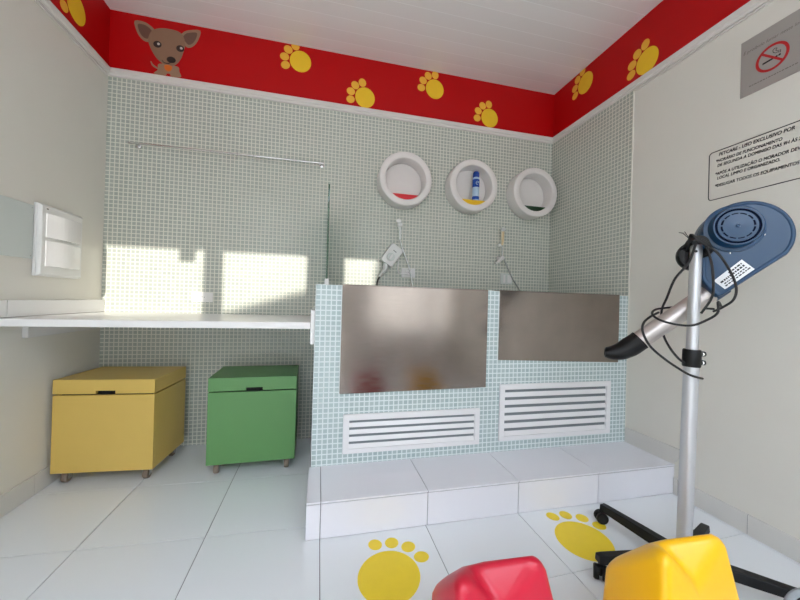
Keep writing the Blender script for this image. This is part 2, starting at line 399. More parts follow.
# ================================================================== STEEL PANELS, GRILLES
def steel_panel(label, x0, x1, z0, z1, dz0=0.):
    r = thing('steel_panel', label, 'panel', ((x0+x1)/2, YH, z0), 0, 'stainless steel tub panels')
    h = (x1-x0)/2
    mb = MB(); mb.prism([(-h, 0), (h, dz0), (h, z1-z0), (-h, z1-z0)], lambda a, b, d: (a, d, b), -.0075, -.001)
    mb.build('face_plate', STEEL, r, .0015)
    mb = MB(); mb.box(-h, h, -.0075, .096, z1-z0, z1-z0+.004); mb.build('top_flange', STEEL, r, .001, 1)
steel_panel('larger stainless steel panel with bright reflections on the half wall', 1.415, 2.205, .506, ZH+.001, .010)
steel_panel('smaller dull steel panel on the half wall near the right corner', 2.277, 3.079, .664, ZH+.001, -.024)
def grille(label, x0, x1, z0, z1, nsl):
    r = thing('vent_grille', label, 'grille', ((x0+x1)/2, YH, z0), 0, 'white louvred vent grilles')
    h = (x1-x0)/2; H = z1-z0; fw = .030
    mb = MB()
    mb.box(-h, h, -.014, -.001, 0, fw*.8); mb.box(-h, h, -.014, -.001, H-fw, H)
    mb.box(-h, -h+fw, -.014, -.001, fw*.8, H-fw); mb.box(h-fw, h, -.014, -.001, fw*.8, H-fw)
    mb.build('frame', WHITE_M, r, .0018)
    mb = MB(); mb.box(-h+fw, h-fw, -.0025, -.001, fw*.8, H-fw); mb.build('backing', GAP, r)
    mb = MB(); a0, a1 = fw*.8, H-fw; p = (a1-a0)/nsl
    for k in range(nsl):
        z = a0+p*(k+.06)
        mb.prism([(-.0125, z), (-.0115, z-.001), (-.0030, z+p*.52), (-.0045, z+p*.56)], lambda a, b, d: (d, a, b), -h+fw, h-fw)
    mb.build('louvre_slats', WHITE_M, r)
grille('low white louvred grille with four dark gaps under the larger steel panel', 1.437, 2.172, .209, .404, 4)
grille('taller white louvred grille with six dark gaps under the smaller steel panel', 2.290, 3.026, .217, .529, 6)

# ================================================================== BACK WALL FITTINGS
r = thing('towel_rail', 'thin chrome rail high on the mosaic wall above the worktop', 'rail', (.12, 0, 1.90))
mb = MB(); mb.tube([(.02, -.045, 0), (1.19, -.045, .012)], .0055, 12); mb.build('rod', CHROME, r)
for x, z in ((.055, .0), (1.175, .012)):
    mb = MB(); mb.tube([(x, -.001, z), (x, -.045, z)], .006, 10); mb.lathe([(.016, 0), (.016, .006), (.010, .008)], (x, 0, z), (0, -1, 0), 20, cap0=True, cap1=True); mb.build('bracket', CHROME, r)
for x in (.635, .735):
    mb = MB(); mb.tube(smooth_path([(x, -.038, .010), (x, -.045, .016), (x, -.052, .008), (x, -.050, -.02), (x, -.052, -.032), (x, -.060, -.034), (x, -.064, -.024)], 4), .002, 6); mb.build('hook', CHROME, r)

r = thing('glass_partition', 'upright glass panel seen edge-on, standing on the half wall end', 'glass', (1.338, -.35, 1.046))
mb = MB(); mb.box(-.004, .004, -.37, .345, .012, .505); mb.build('pane', GLASS, r, .0008, 1)
mb = MB(); mb.box(-.010, .010, -.376, -.335, 0, .030); mb.box(-.010, .010, .29, .33, 0, .030); part_label(mb.build('clamp', WHITE_P, r, .002), 'white foot clamp')

def socket(name, label, x0, x1, z0, z1, dep=.010):
    r = thing(name, label, 'outlet', ((x0+x1)/2, 0, z0)); h = (x1-x0)/2; H = z1-z0
    mb = MB(); mb.box(-h, h, -dep, -.0005, 0, H); mb.build('cover', WHITE_P, r, .002)
    mb = MB()
    if h > H*.6: mb.box(-h*.45, h*.45, -dep-.0015, -dep+.001, H*.22, H*.78)
    else: mb.box(-h*.55, h*.55, -dep-.0015, -dep+.001, H*.3, H*.7)
    mo = mb.build('insert', WHITE_L, r, .001, 1)
    mb = MB()
    for k in (-1, 0, 1): mb.lathe([(.0022, 0), (.0022, .0004)], (k*h*.22, -dep-.0015, H*.5 + (.003 if k == 0 else 0)), (0, -1, 0), 10, cap1=True)
    mb.build('pin_holes', DARK, mo)
    return r
socket('wall_outlet', 'white outlet plate on the mosaic just above the worktop', .500, .625, .932, .995)
socket('wall_outlet', 'white outlet plate behind the shower hose under the heater', 1.893, 1.996, 1.151, 1.220)

# three round wall niches
def tube_shelf(label, x, z, ins, r0=.193, ri=.147, dp=.112):
    r = thing('round_wall_shelf', label, 'shelf', (x, 0, z), 0, 'round tube shelves on the back wall')
    mb = MB()
    mb.lathe([(r0, .001), (r0, dp-.006), (r0-.002, dp-.002), (r0-.006, dp), (ri+.006, dp), (ri+.002, dp-.002), (ri, dp-.006), (ri, .006), (ri, .001), (r0, .001)], (0, 0, 0), (0, -1, 0), 72)
    mb.build('ring', PVC, r)
    mb = MB(); mb.lathe([(ri-.002, .001), (ri-.002, .005)], (0, 0, 0), (0, -1, 0), 64, cap1=True, cap0=True); mb.build('back_disc', PVC, r)
    hz = -.108; a0 = math.asin(hz/(ri-.001)); n = 24
    seg = [((ri-.001)*math.cos(a), (ri-.001)*math.sin(a)) for a in [PI-a0 + (2*a0-PI+2*PI - 0)*0 + k*((2*PI+a0)-(PI-a0))/n for k in range(n+1)]]
    mb = MB(); mb.prism(seg, lambda a, b, d: (a, d, b), -dp+.012, -.006); o = mb.build('shelf_insert', ins[0], r, .001, 1)
    part_label(o, ins[1])
    return r
tube_shelf('round white tube shelf with a red base panel', 1.882, 1.848, (INS_R, 'red base panel'))
tube_shelf('round white tube shelf with a yellow base panel, holding a spray can', 2.409, 1.858, (INS_Y, 'yellow base panel'))
tube_shelf('round white tube shelf with a dark green base panel, near the corner', 2.932, 1.857, (INS_G, 'dark green base panel'))

r = thing('spray_can', 'slim blue spray can standing in the yellow based round shelf', 'can', (2.444, -.062, 1.7505))
mb = MB(); mb.lathe([(.024, 0), (.026, .003), (.026, .17), (.024, .178), (.018, .184)], (0, 0, 0), (0, 0, 1), 28, cap0=True, cap1=True); mb.build('body', CAN_L, r)
mb = MB(); mb.lathe([(.0265, .105), (.0265, .165)], (0, 0, 0), (0, 0, 1), 28); mb.build('label_band', CAN_B, r)
mb = MB(); mb.lathe([(.0265, .012), (.0265, .035)], (0, 0, 0), (0, 0, 1), 28); mb.build('label_band', CAN_B, r)
mb = MB(); mb.lathe([(.0225, .184), (.024, .188), (.024, .216), (.018, .226), (.004, .229)], (0, 0, 0), (0, 0, 1), 28, cap0=True, cap1=True); mb.build('cap', CAN_B, r)
mb = MB(); q = [(.011*math.cos(a), .135+.013*math.sin(a)) for a in [0.2+k*.42 for k in range(13)]]
mb.tube([(x, -math.sqrt(.0272**2-x*x), z) for x, z in q] , .002, 6); mb.tube([(-.011, -.0252, .134), (.011, -.0252, .138)], .002, 6); mb.build('logo', CAN_L, r)

# shower heater, hand showers, hoses
r = thing('shower_heater', 'white electric shower heater tilted on the mosaic, round dial on front', 'heater', (1.808, 0, 1.306))
ca, sa = math.cos(-.60), math.sin(-.60)
rot = lambda a, b: (a*ca-b*sa, a*sa+b*ca)
def rr(w_, h_, rad, n=6):
    out = []
    for cx, cy, a0 in ((w_/2-rad, h_/2-rad, 0), (-w_/2+rad, h_/2-rad, PI/2), (-w_/2+rad, -h_/2+rad, PI), (w_/2-rad, -h_/2+rad, 1.5*PI)):
        out += [(cx+rad*math.cos(a0+PI/2*k/n), cy+rad*math.sin(a0+PI/2*k/n)) for k in range(n+1)]
    return out
P = lambda a, b, d: (*[rot(a, b)[0]], -d, rot(a, b)[1])
mb = MB(); mb.loft([[P(a, b, .012) for a, b in rr(.10, .152, .014)], [P(a, b, .048) for a, b in rr(.104, .156, .016)], [P(a, b, .058) for a, b in rr(.096, .148, .014)]]); mb.build('body', WHITE_P, r)
mb = MB(); mb.loft([[P(a, b, .001) for a, b in rr(.085, .13, .01)], [P(a, b, .012) for a, b in rr(.085, .13, .01)]]); mb.build('back_plate', PLATE_G, r)
mb = MB(); cx, cz = rot(0, -.018); mb.lathe([(.030, 0), (.030, .003), (.027, .005)], (cx, -.058, cz), (0, -1, 0), 32, cap1=True, cap0=True); dial = mb.build('dial', PLATE_G, r)
mb = MB(); cx, cz = rot(0, -.018); mb.prism(ell(cx, cz, .008, .024, -.6, 24), lambda a, b, d: (a, -d, b), .0628, .072); mb.build('dial_grip', WHITE_L, dial)
mb = MB(); cx, cz = rot(0, .033); mb.prism([(cx+rot(a, b)[0], cz+rot(a, b)[1]) for a, b in ((-.014, -.003), (.014, -.003), (.014, .003), (-.014, .003))], lambda a, b, d: (a, -d, b), .0575, .0588); mb.build('logo', INK_G, r)
mb = MB(); p0 = rot(.0, -.075); mb.tube([(p0[0], -.034, p0[1]), (-.043, -.034, -.105), (-.068, -.034, -.138), (-.085, -.034, -.160)], .012, 14, radii=[.019, .019, .012, .010]); mb.build('spout', WHITE_P, r)
mb = MB(); mb.tube(smooth_path([(-.083, -.034, -.158), (-.096, -.034, -.185), (-.100, -.036, -.215), (-.100, -.05, -.30), (-.09, -.08, -.40)]), .005, 10); part_label(mb.build('hose', BLACK, r), 'dark hose below the spout')

r = thing('hand_shower', 'white hand shower in a holder above the electric shower heater', 'shower', (1.862, 0, 1.425))
mb = MB(); mb.box(-.012, .022, -.03, -.0005, .098, .125); mb.build('holder', WHITE_P, r, .003)
mb = MB(); mb.tube([(.003, -.04, .0), (.004, -.04, .06), (-.003, -.043, .10), (-.008, -.048, .128)], .008, 12, radii=[.0085, .010, .011, .013]); mb.build('handle', WHITE_P, r)
mb = MB(); mb.lathe([(.008, -.004), (.017, .0), (.018, .012), (.014, .016)], (-.008, -.048, .128), (-.3, -.9, .2), 20, cap0=True, cap1=True); mb.build('spray_head', WHITE_P, r)
mb = MB(); mb.tube(smooth_path([(.003, -.04, .002), (.023, -.032, -.053), (.051, -.03, -.12), (.084, -.03, -.207), (.113, -.03, -.335), (.12, -.05, -.42)]), .0048, 10); mb.build('hose', CHROME, r)
mb = MB(); mb.tube(smooth_path([(-.002, -.055, -.150), (-.008, -.035, -.211), (.009, -.02, -.245), (.045, -.016, -.248), (.075, -.014, -.247)]), .0042, 8); part_label(mb.build('power_lead', WHITE_P, r), 'white lead running to the outlet')

r = thing('hand_shower', 'cream handled hand shower with white head, above the smaller steel panel', 'shower', (2.69, 0, 1.437))
mb = MB(); mb.box(-.024, .008, -.036, -.0005, -.012, .012); mb.build('holder', WHITE_P, r, .003)
mb = MB(); mb.tube([(.002, -.04, .0), (.006, -.04, .03), (.007, -.04, .11)], .009, 12, radii=[.008, .0095, .011]); part_label(mb.build('handle', CREAM, r), 'cream coloured handle')
mb = MB(); mb.lathe([(.009, -.008), (.016, -.003), (.019, .006), (.017, .016), (.008, .021)], (.004, -.042, .118), (-.1, -.6, .8), 20, cap0=True, cap1=True); mb.build('spray_head', WHITE_P, r)
mb = MB(); mb.tube(smooth_path([(.001, -.04, -.002), (.009, -.035, -.065), (.052, -.032, -.158), (.109, -.03, -.261), (.165, -.03, -.339), (.20, -.05, -.43)]), .0048, 10); mb.build('hose', CHROME, r)
r = thing('water_tap', 'small white tap with a sloping lever between hand shower and outlet', 'tap', (2.675, 0, 1.315))
mb = MB(); mb.lathe([(.020, .0005), (.020, .008), (.013, .012), (.013, .040), (.018, .044), (.018, .058), (.012, .062)], (.012, 0, .018), (0, -1, 0), 20, cap0=True, cap1=True); mb.build('valve', WHITE_P, r)
mb = MB(); mb.tube([(.018, -.05, .03), (.0, -.055, .006), (-.022, -.06, -.014), (-.052, -.064, -.028)], .01, 12, radii=[.012, .013, .011, .008]); mb.build('lever', WHITE_P, r)
r = thing('wall_outlet', 'pale double outlet plate behind the sloping hose, above the smaller steel panel', 'outlet', (2.757, 0, 1.133))
mb = MB(); mb.box(-.053, .053, -.010, -.0005, 0, .086); mb.build('cover', PLATE_G, r, .002)
mb = MB(); mb.box(-.030, -.012, -.0125, -.009, .012, .074); mb.build('insert', WHITE_L, r, .001, 1)
mb = MB(); mb.box(.006, .044, -.0125, -.009, .012, .074); mb.build('insert', WHITE_L, r, .001, 1)

# ================================================================== LEFT WALL FITTINGS
r = thing('breaker_panel', 'white curved breaker box with two lidded rows on the left wall', 'breaker box', (0, -.372, 1.045))
yz = lambda a, b, d: (d, a, b)
mb = MB(); mb.prism([(-.158, 0), (.140, 0), (.140, .343), (-.158, .343)], yz, .0005, .016)
mb.loft([[yz(a, b, .016) for a, b in ((-.158, 0), (.140, 0), (.140, .343), (-.158, .343))], [yz(a, b, .030) for a, b in ((-.148, .01), (.130, .01), (.130, .333), (-.148, .333))]], smooth=False); mb.build('housing', WHITE_P, r, .003)
for z0, z1 in ((.185, .300), (.048, .170)):
    n = 10; ys = [-.125+.238*k/n for k in range(n+1)]
    top = [(a, .034+.014*math.sin(PI*k/n)) for k, a in enumerate(ys)]
    poly = top+[(ys[-1], .029), (ys[0], .029)]
    mb = MB(); mb.prism(poly, lambda a, b, d: (b, a, d), z0, z1); lid_ = mb.build('breaker_door', WHITE_L, r, .0012, 1)
mb = MB(); mb.box(.0300, .0308, -.124, -.112, .318, .324); mb.build('logo', INK_G, r)
r = thing('blank_cover_plate', 'flat square grey cover plate on the left wall beside the breaker box', 'cover plate', (0, -.66, 1.118))
mb = MB(); mb.prism([(-.13, 0), (.127, .004), (.127, .252), (-.13, .250)], yz, .0005, .006); mb.build('plate', PLATE_G, r, .001, 1)
for a, b in ((.116, .238), (.116, .016), (-.118, .238), (-.118, .016)):
    mb = MB(); mb.lathe([(.0035, 0), (.0025, .0012)], (.006, a, b), (1, 0, 0), 12, cap1=True); mb.build('screw', CHROME, r)

# ================================================================== PAW PRINT STICKERS
def paw(name, label, group, frame, origin, pad_r, pad_rot, toes, toe_r, m, mt, nrm):
    """frame(a, b, d): local coordinates of the surface, d off it"""
    r = thing(name, label, 'sticker', origin, 0, group)
    mb = MB(); mb.prism(ell(0, 0, pad_r[0], pad_r[1], pad_rot, 56), frame, .0003, .0011); mb.build('pad', m, r)
    for a, b in toes:
        mb = MB(); mb.prism(ell(a, b, toe_r[0], toe_r[1], math.atan2(b, a), 32), frame, .0003, .0011); mb.build('toe', mt, r)
    return r
def arc(deg0, rad=.107): return [(rad*math.cos(math.radians(deg0-31*k)), rad*math.sin(math.radians(deg0-31*k))) for k in range(4)]
bk = lambda a, b, d: (a, -d, b)
rt = lambda a, b, d: (-d, -a, b)
lf = lambda a, b, d: (d, a, b)
GW = 'yellow paw prints on the red band'
for lab, x, z, d0 in (('high yellow paw print on the red band, next along from the dog sticker', 1.132, 2.616, 203),
                      ('low yellow paw print on the red band above the red based round shelf', 1.586, 2.440, 195),
                      ('high yellow paw print on the red band between two low ones', 2.114, 2.592, 183),
                      ('low yellow paw print on the red band beside the right-hand corner', 2.575, 2.442, 188)):
    paw('paw_print_sticker', lab, GW, bk, (x, 0, z), (.071, .074), .3, arc(d0), (.030, .027), STICK_W, STICK_WT, None)
paw('paw_print_sticker', 'high yellow paw print on the right wall red band, touching the ceiling', GW, rt, (W, -.345, 2.610), (.071, .074), .3, arc(200), (.030, .027), STICK_W, STICK_WT, None)
paw('paw_print_sticker', 'low yellow paw print on the right wall red band near the no-smoking sign', GW, rt, (W, -.832, 2.440), (.071, .074), .3, arc(190), (.030, .027), STICK_W, STICK_WT, None)
paw('paw_print_sticker', 'yellow paw print on the left wall red band, cut by the picture edge', GW, lf, (0, -.292, 2.487), (.071, .076), .3, arc(215), (.030, .027), STICK_W, STICK_WT, None)
FT = [(-.024, .162), (.043, .160), (.103, .126), (.139, .065)]
fl = lambda a, b, d: (a, b, d)
GF = 'large yellow paw prints on the floor'
paw('floor_paw_sticker', 'large yellow floor paw print beside the red stool', GF, fl, (1.573, -1.285, 0), (.110, .122), -.45, FT, (.030, .027), STICK_Y, STICK_Y, None)
paw('floor_paw_sticker', 'large yellow floor paw print partly under the wheeled stand base', GF, fl, (2.405, -1.262, 0), (.110, .120), -.45, FT, (.030, .027), STICK_Y, STICK_Y, None)

# dog sticker
r = thing('dog_sticker', 'tan cartoon puppy sticker with big ears on the red band', 'sticker', (.32, 0, 2.36))
D = lambda L: [(x-.32, z-2.36) for x, z in L]
def rnd(P_, per=5):
    Q = [Vector((a, b, 0)) for a, b in P_]; n = len(Q); out = []
    for i in range(n):
        p0, p1, p2, p3 = Q[i-1], Q[i], Q[(i+1) % n], Q[(i+2) % n]
        for k in range(per):
            t = k/per; v = .5*((2*p1)+(p2-p0)*t+(2*p0-5*p1+4*p2-p3)*t*t+(3*p1-p0-3*p2+p3)*t**3); out.append((v.x, v.y))
    return out
def flat(name, pts, d0, m, par=None): mb = MB(); mb.prism(pts, bk, d0-.0005, d0); return mb.build(name, m, par or r)
def shrink(P_, s):
    cx = sum(a for a, b in P_)/len(P_); cy = sum(b for a, b in P_)/len(P_); return [(cx+(a-cx)*s, cy+(b-cy)*s) for a, b in P_]
earL = D([(.132, 2.683), (.140, 2.63), (.160, 2.59), (.190, 2.565), (.222, 2.572), (.245, 2.63), (.236, 2.655), (.19, 2.685)])
earR = D([(.385, 2.63), (.405, 2.668), (.44, 2.688), (.502, 2.698), (.494, 2.64), (.468, 2.592), (.435, 2.572), (.41, 2.59)])
for e in (earL, earR):
    eo = flat('ear', rnd(e, 3), .0012, DOG3); flat('inner_ear', rnd(shrink(e, .68), 3), .0018, DOG2, eo)
flat('tail', rnd(D([(.229, 2.446), (.24, 2.43), (.268, 2.41), (.268, 2.402), (.236, 2.418), (.225, 2.442)])), .0010, DOG3)
flat('torso', rnd(D([(.275, 2.44), (.375, 2.44), (.388, 2.41), (.398, 2.376), (.345, 2.370), (.335, 2.384), (.318, 2.384), (.308, 2.370), (.246, 2.372), (.266, 2.40)])), .0012, DOG3)
head = D([(.237, 2.648), (.285, 2.667), (.335, 2.670), (.378, 2.664), (.406, 2.638), (.418, 2.588), (.409, 2.541), (.395, 2.492), (.370, 2.452), (.335, 2.436), (.295, 2.442), (.262, 2.467), (.238, 2.50), (.218, 2.54), (.208, 2.582), (.218, 2.62)])
flat('head', rnd(head), .0022, DOG1)
for x, z in ((.261, 2.559), (.390, 2.557)):
    eo = flat('eye', ell(x-.32, z-2.36, .023, .021), .0030, DOGK); flat('glint', ell(x-.314, z-2.357, .008, .008, 0, 16), .0037, mat('dog_glint', srgb(206, 200, 196), .4, noise=.02), eo)
flat('nose', ell(.021, .115, .026, .020), .0030, DOGK)
mb = MB(); mb.tube(smooth_path([(-.030, -.003, .102), (-.018, -.003, .090), (.004, -.003, .088), (.018, -.003, .098)]), .0022, 6); mb.build('mouth', DOGK, r)
flat('collar_tag', rnd(D([(.305, 2.436), (.345, 2.436), (.343, 2.41), (.325, 2.398), (.307, 2.41)]), 3), .0030, ORANGE)

# ================================================================== RIGHT WALL SIGNS
r = thing('rules_notice', 'black lettered rules notice with rounded outline on the right wall', 'sign', (W, -1.178, 1.507))
SW, SH = .70, .236
outer = [(a+SW/2, b+SH/2) for a, b in rr(SW, SH, .016, 8)]; inner = [(a+SW/2, b+SH/2) for a, b in rr(SW-.0075, SH-.0075, .0125, 8)]
mb = MB(); n = len(outer)
vs = [rt(a, b, .0012) for a, b in outer]+[rt(a, b, .0012) for a, b in inner]+[rt(a, b, .0002) for a, b in outer]+[rt(a, b, .0002) for a, b in inner]
fs = []
for i in range(n):
    j = (i+1) % n
    fs += [(i, j, n+j, n+i), (i, 2*n+i, 2*n+j, j), (n+i, n+j, 3*n+j, 3*n+i), (2*n+i, 3*n+i, 3*n+j, 2*n+j)]
mb.add(vs, fs); mb.build('outline', INK, r)
for txt, x0, x1, z, h in (('PETCARE - USO EXCLUSIVO POR', .043, .312, .2065, .0150), ('*HORÁRIO DE FUNCIONAMENTO', .032, .274, .1785, .0135),
                          ('DE SEGUNDA A DOMINGO DAS 9H ÀS 2', .038, .332, .1555, .0135), ('*APÓS A UTILIZAÇÃO O MORADOR DEV', .030, .332, .1170, .0135),
                          ('LOCAL LIMPO E ORGANIZADO.', .038, .268, .0950, .0135), ('*DESLIGAR TODOS OS EQUIPAMENTOS', .030, .328, .0595, .0135)):
    text_part('lettering', txt, h, x1-x0, r, (lambda x0, z: (lambda a, b: Vector(rt(x0+a, z+b, .0008))))(x0, z), INK, .06, .18)

r = thing('no_smoking_sign', 'grey metal no-smoking sign on the right wall below the white trim', 'sign', (W, -1.302, 1.942))
mb = MB(); mb.prism([(0, 0), (.228, 0), (.228, .254), (0, .254)], rt, .0005, .003); mb.build('plate', SIGN_M, r, .0006, 1)
cx, cy = .112, .116
def ring2(name, ro, ri_, d0, d1, m):
    n = 48; mb = MB()
    A = [[rt(cx+q*math.cos(2*PI*k/n), cy+q*math.sin(2*PI*k/n), d) for k in range(n)] for q, d in ((ri_, d0), (ri_, d1), (ro, d1), (ro, d0))]
    mb.loft(A, 0, False, False, False); return mb.build(name, m, r)
ring2('red_ring', .056, .046, .0031, .0042, SIGN_RED)
mb = MB(); k = .7071; mb.prism([(cx-.034-.003, cy+.034-.003), (cx+.034-.003, cy-.034-.003), (cx+.034+.003, cy-.034+.003), (cx-.034+.003, cy+.034+.003)], rt, .0031, .0044); mb.build('red_slash', SIGN_RED, r)
mb = MB(); mb.prism([(cx-.032, cy-.014), (cx+.018, cy-.010), (cx+.018, cy-.003), (cx-.032, cy-.007)], rt, .0031, .0038); mb.prism([(cx+.021, cy-.010), (cx+.028, cy-.009), (cx+.028, cy-.002), (cx+.021, cy-.003)], rt, .0031, .0038); mb.build('cigarette', INK, r)
mb = MB(); mb.tube([rt(a, b, .0036) for a, b in ((cx+.027, cy+.002), (cx+.028, cy+.012), (cx+.018, cy+.014), (cx+.012, cy+.020), (cx+.016, cy+.028), (cx+.008, cy+.032))], .0010, 6)
mb.tube([rt(a, b, .0036) for a, b in ((cx+.022, cy+.004), (cx+.023, cy+.009), (cx+.012, cy+.009), (cx+.004, cy+.016), (cx+.002, cy+.026), (cx+.008, cy+.032))], .0010, 6); mb.build('smoke', INK, r)
text_part('lettering', 'É proibido fumar neste local', .013, .206, r, lambda a, b: Vector(rt(.010+a, .192+b, .0034)), INK_G, .0, .25)
mb = MB(); x = .034
while x < .196:
    l = random.uniform(.004, .012); mb.box(-.0036, -.003, -(x+l), -x, .035, .0385); x += l+.003
mb.build('fine_print', INK_G, r)

# ================================================================== DRYER AND ITS STAND
c = Vector((2.77109, -1.57448, 1.24171)); e1 = Vector((0.764708, -0.644377, 0)); e2 = Vector((0.030849, 0.03661, 0.998853)); nn = Vector((-0.643638, -0.763831, 0.047875))
MD = Matrix(((e1.x, e2.x, nn.x, c.x), (e1.y, e2.y, nn.y, c.y), (e1.z, e2.z, nn.z, c.z), (0, 0, 0, 1)))
r = thing('pet_dryer', 'blue pet dryer with silver tube and black nozzle tied to the stand pole', 'dryer', mtx=MD)
ol = [(.125*math.cos(math.radians(a)), .125*math.sin(math.radians(a))) for a in range(180, -42, -6)]
ol += [(.06, -.108), (.0, -.1595), (-.057, -.2095), (-.066, -.2165), (-.075, -.2195), (-.084, -.2150), (-.100, -.194), (-.114, -.174), (-.122, -.160), (-.125, -.145), (-.125, -.09), (-.125, -.04)]
def inset(P_, t):
    n = len(P_); out = []
    for i in range(n):
        a = Vector(P_[i-1]); b = Vector(P_[i]); d = Vector(P_[(i+1) % n])
        t1 = (b-a).normalized(); t2 = (d-b).normalized(); n1 = Vector((t1.y, -t1.x)); n2 = Vector((t2.y, -t2.x)); m_ = (n1+n2).normalized()
        out.append(tuple(b + m_*(t/max(.6, m_.dot(n1)))))
    return out
def lay(t, d): return [(a, b, d) for a, b in inset(ol, t)]
mb = MB(); mb.loft([lay(.012, -.125), lay(.003, -.118), lay(0, -.108), lay(0, -.060), lay(.0022, -.0585), lay(.0022, -.0555), lay(0, -.054), lay(0, -.008), lay(.003, -.002), lay(.007, 0), lay(.011, -.0005), lay(.0145, -.0035)], 0, True)
mb.build('body', BLUE, r, sharp=35)
ic = (-.036, .027)
mb = MB(); mb.lathe([(.086, -.005), (.085, .0015), (.079, .003), (.0735, .004), (.0695, .030), (.0665, .0345), (.0625, .0345), (.062, .0305), (.055, .0305), (.0545, .0340), (.02, .0360), (.006, .0365), (.005, .0395), (.001, .0405)], (ic[0], ic[1], 0), (0, 0, 1), 64, cap1=True); inl = mb.build('air_inlet', BLUE, r, sharp=30)
mb = MB(); n = 64
mb.lathe([(.0618, .0311), (.0552, .0311)], (ic[0], ic[1], 0), (0, 0, 1), 64)
for k in range(12):
    a0 = 2*PI*k/12; a1 = a0+.40
    pts = [((.0465)*math.cos(a0+(a1-a0)*q/6)+ic[0], (.0455)*math.sin(a0+(a1-a0)*q/6)+ic[1]) for q in range(7)] + [((.0415)*math.cos(a1-(a1-a0)*q/6)+ic[0], (.0425)*math.sin(a1-(a1-a0)*q/6)+ic[1]) for q in range(7)]
    mb.prism(pts, lambda a, b, d: (a, b, d), .0335, .0356)
mb.build('inlet_slots', BLUE_D, inl)
for a, b in ((.045, .0), (-.045, -.062)):
    mb = MB(); mb.lathe([(.0035, 0), (.002, .0015)], (a, b, -.003), (0, 0, 1), 12, cap1=True); mb.build('screw', CHROME, r)
mb = MB(); sq = [(-.014, -.086), (.020, -.121), (-.058, -.193), (-.090, -.162)]; mb.prism(sq, lambda a, b, d: (a, b, d), -.0033, -.0026); st = part_label(mb.build('rating_label', PAPER, r), 'white printed rating label')
o_ = Vector(sq[3]); ax = (Vector(sq[0])-o_); ay = (Vector(sq[2])-o_)
def bl(u0, u1, v0, v1): return [tuple(o_+ax*u+ay*v) for u, v in ((u0, v0), (u1, v0), (u1, v1), (u0, v1))]
mb = MB()
for (v, h), lo in zip(((.15, .12), (.36, .14), (.60, .09), (.78, .09)), (.45, .08, .12, .08)):
    u = lo
    while u < .92:
        l = random.uniform(.03, .1); mb.prism(bl(u, min(u+l, .95), v, v+h), lambda a, b, d: (a, b, d), -.0026, -.0022); u += l+.025
mb.build('printing', INK, st)
A0, A1 = Vector((-.0767, -.1937, -.065)), Vector((-.3155, -.4107, -.065)); tdir = (A1-A0).normalized()
mb = MB(); mb.tube([A0-tdir*.03, A0+tdir*.3, A1], .034, 32); mb.build('air_tube', ALU_T, r)
mb = MB(); mb.tube([A0-tdir*.035, A0+tdir*.012], .038, 32); mb.build('tube_collar', BLUE, r)
mb = MB(); side = Vector((0, 0, 1))
path = smooth_path([A1-tdir*.022, A1+tdir*.004, (-.336, -.4275, -.065), (-.364, -.446, -.065), (-.394, -.455, -.065), (-.420, -.455, -.065)], 4)
rad0 = [(.0375, .0385), (.0375, .0395), (.037, .040), (.036, .036), (.036, .029), (.034, .020)]
rings = []
for i, p in enumerate(path):
    q = i/(len(path)-1)*5; k = min(int(q), 4); f_ = q-k
    ra = rad0[k][0]*(1-f_)+rad0[k+1][0]*f_; rb = rad0[k][1]*(1-f_)+rad0[k+1][1]*f_
    t = (path[min(i+1, len(path)-1)]-path[max(i-1, 0)]).normalized(); up = side.cross(t).normalized()
    rings.append([p+side*ra*math.cos(2*PI*j/28)+up*rb*math.sin(2*PI*j/28) for j in range(28)])
last = rings[-1]; cen = path[-1]
rings.append([cen+(v-cen)*.82 for v in last]); rings.append([cen+(v-cen)*.80-(path[-1]-path[-2]).normalized()*.02 for v in last])
mb.loft(rings, 0, True); mb.build('nozzle', BLACK, r, sharp=50)
mb = MB(); mb.tube([A1-tdir*.024, A1-tdir*.017], .0395, 32); mb.build('nozzle_band', BLACK, r)
mb = MB(); mb.lathe([(.045, -.060), (.054, -.056), (.056, -.050), (.056, -.022), (.052, -.014), (.040, -.012)], (-.1357, -.0625, 0), (0, 0, 1), 40, cap0=True, cap1=True); mb.build('mount_knob', BLACK, r)
CORDS = [
 [(-.1534, -.0351, .0412), (-.1726, -.1, .042), (-.2119, -.1603, .0419), (-.2286, -.2294, .0075), (-.2269, -.2678, -.0739), (-.2217, -.3182, -.1104), (-.223, -.3733, -.0577), (-.2154, -.4161, .0022), (-.1933, -.4505, .0118), (-.1734, -.4674, .012)],
 [(-.0559, -.2506, -.0473), (-.0815, -.2399, .011), (-.0894, -.2801, .0342), (-.1253, -.3085, .0521), (-.1721, -.3286, .0859), (-.2193, -.3278, .0986), (-.263, -.3144, .0877), (-.2795, -.2939, .0523), (-.2625, -.2748, -.0102), (-.2234, -.2633, -.0786), (-.1628, -.2552, -.1157), (-.0982, -.2566, -.121), (-.0639, -.2604, -.0887)],
 [(-.2508, -.2838, -.0047), (-.2873, -.304, .0557), (-.3118, -.3278, .0892), (-.3146, -.3609, .0946), (-.291, -.4103, .0856), (-.2428, -.4564, .0814), (-.1839, -.4968, .0719), (-.1488, -.5105, .0422), (-.1179, -.5192, -.0075)],
 [(-.1392, -.0268, .0457), (-.0946, -.0691, .0491), (-.0585, -.1316, .0387), (-.0373, -.188, .0251), (-.0428, -.2311, .0199), (-.069, -.2578, .015), (-.088, -.2735, -.0098)],
 [(-.1274, -.0372, .0448), (-.1129, -.104, .0565), (-.1087, -.1824, .0615), (-.1118, -.2302, .0549), (-.1365, -.284, .0422)]]
for P_ in CORDS:
    mb = MB(); mb.tube(smooth_path(P_, 7), .0041, 8); mb.build('power_cord', RUBBER, r)
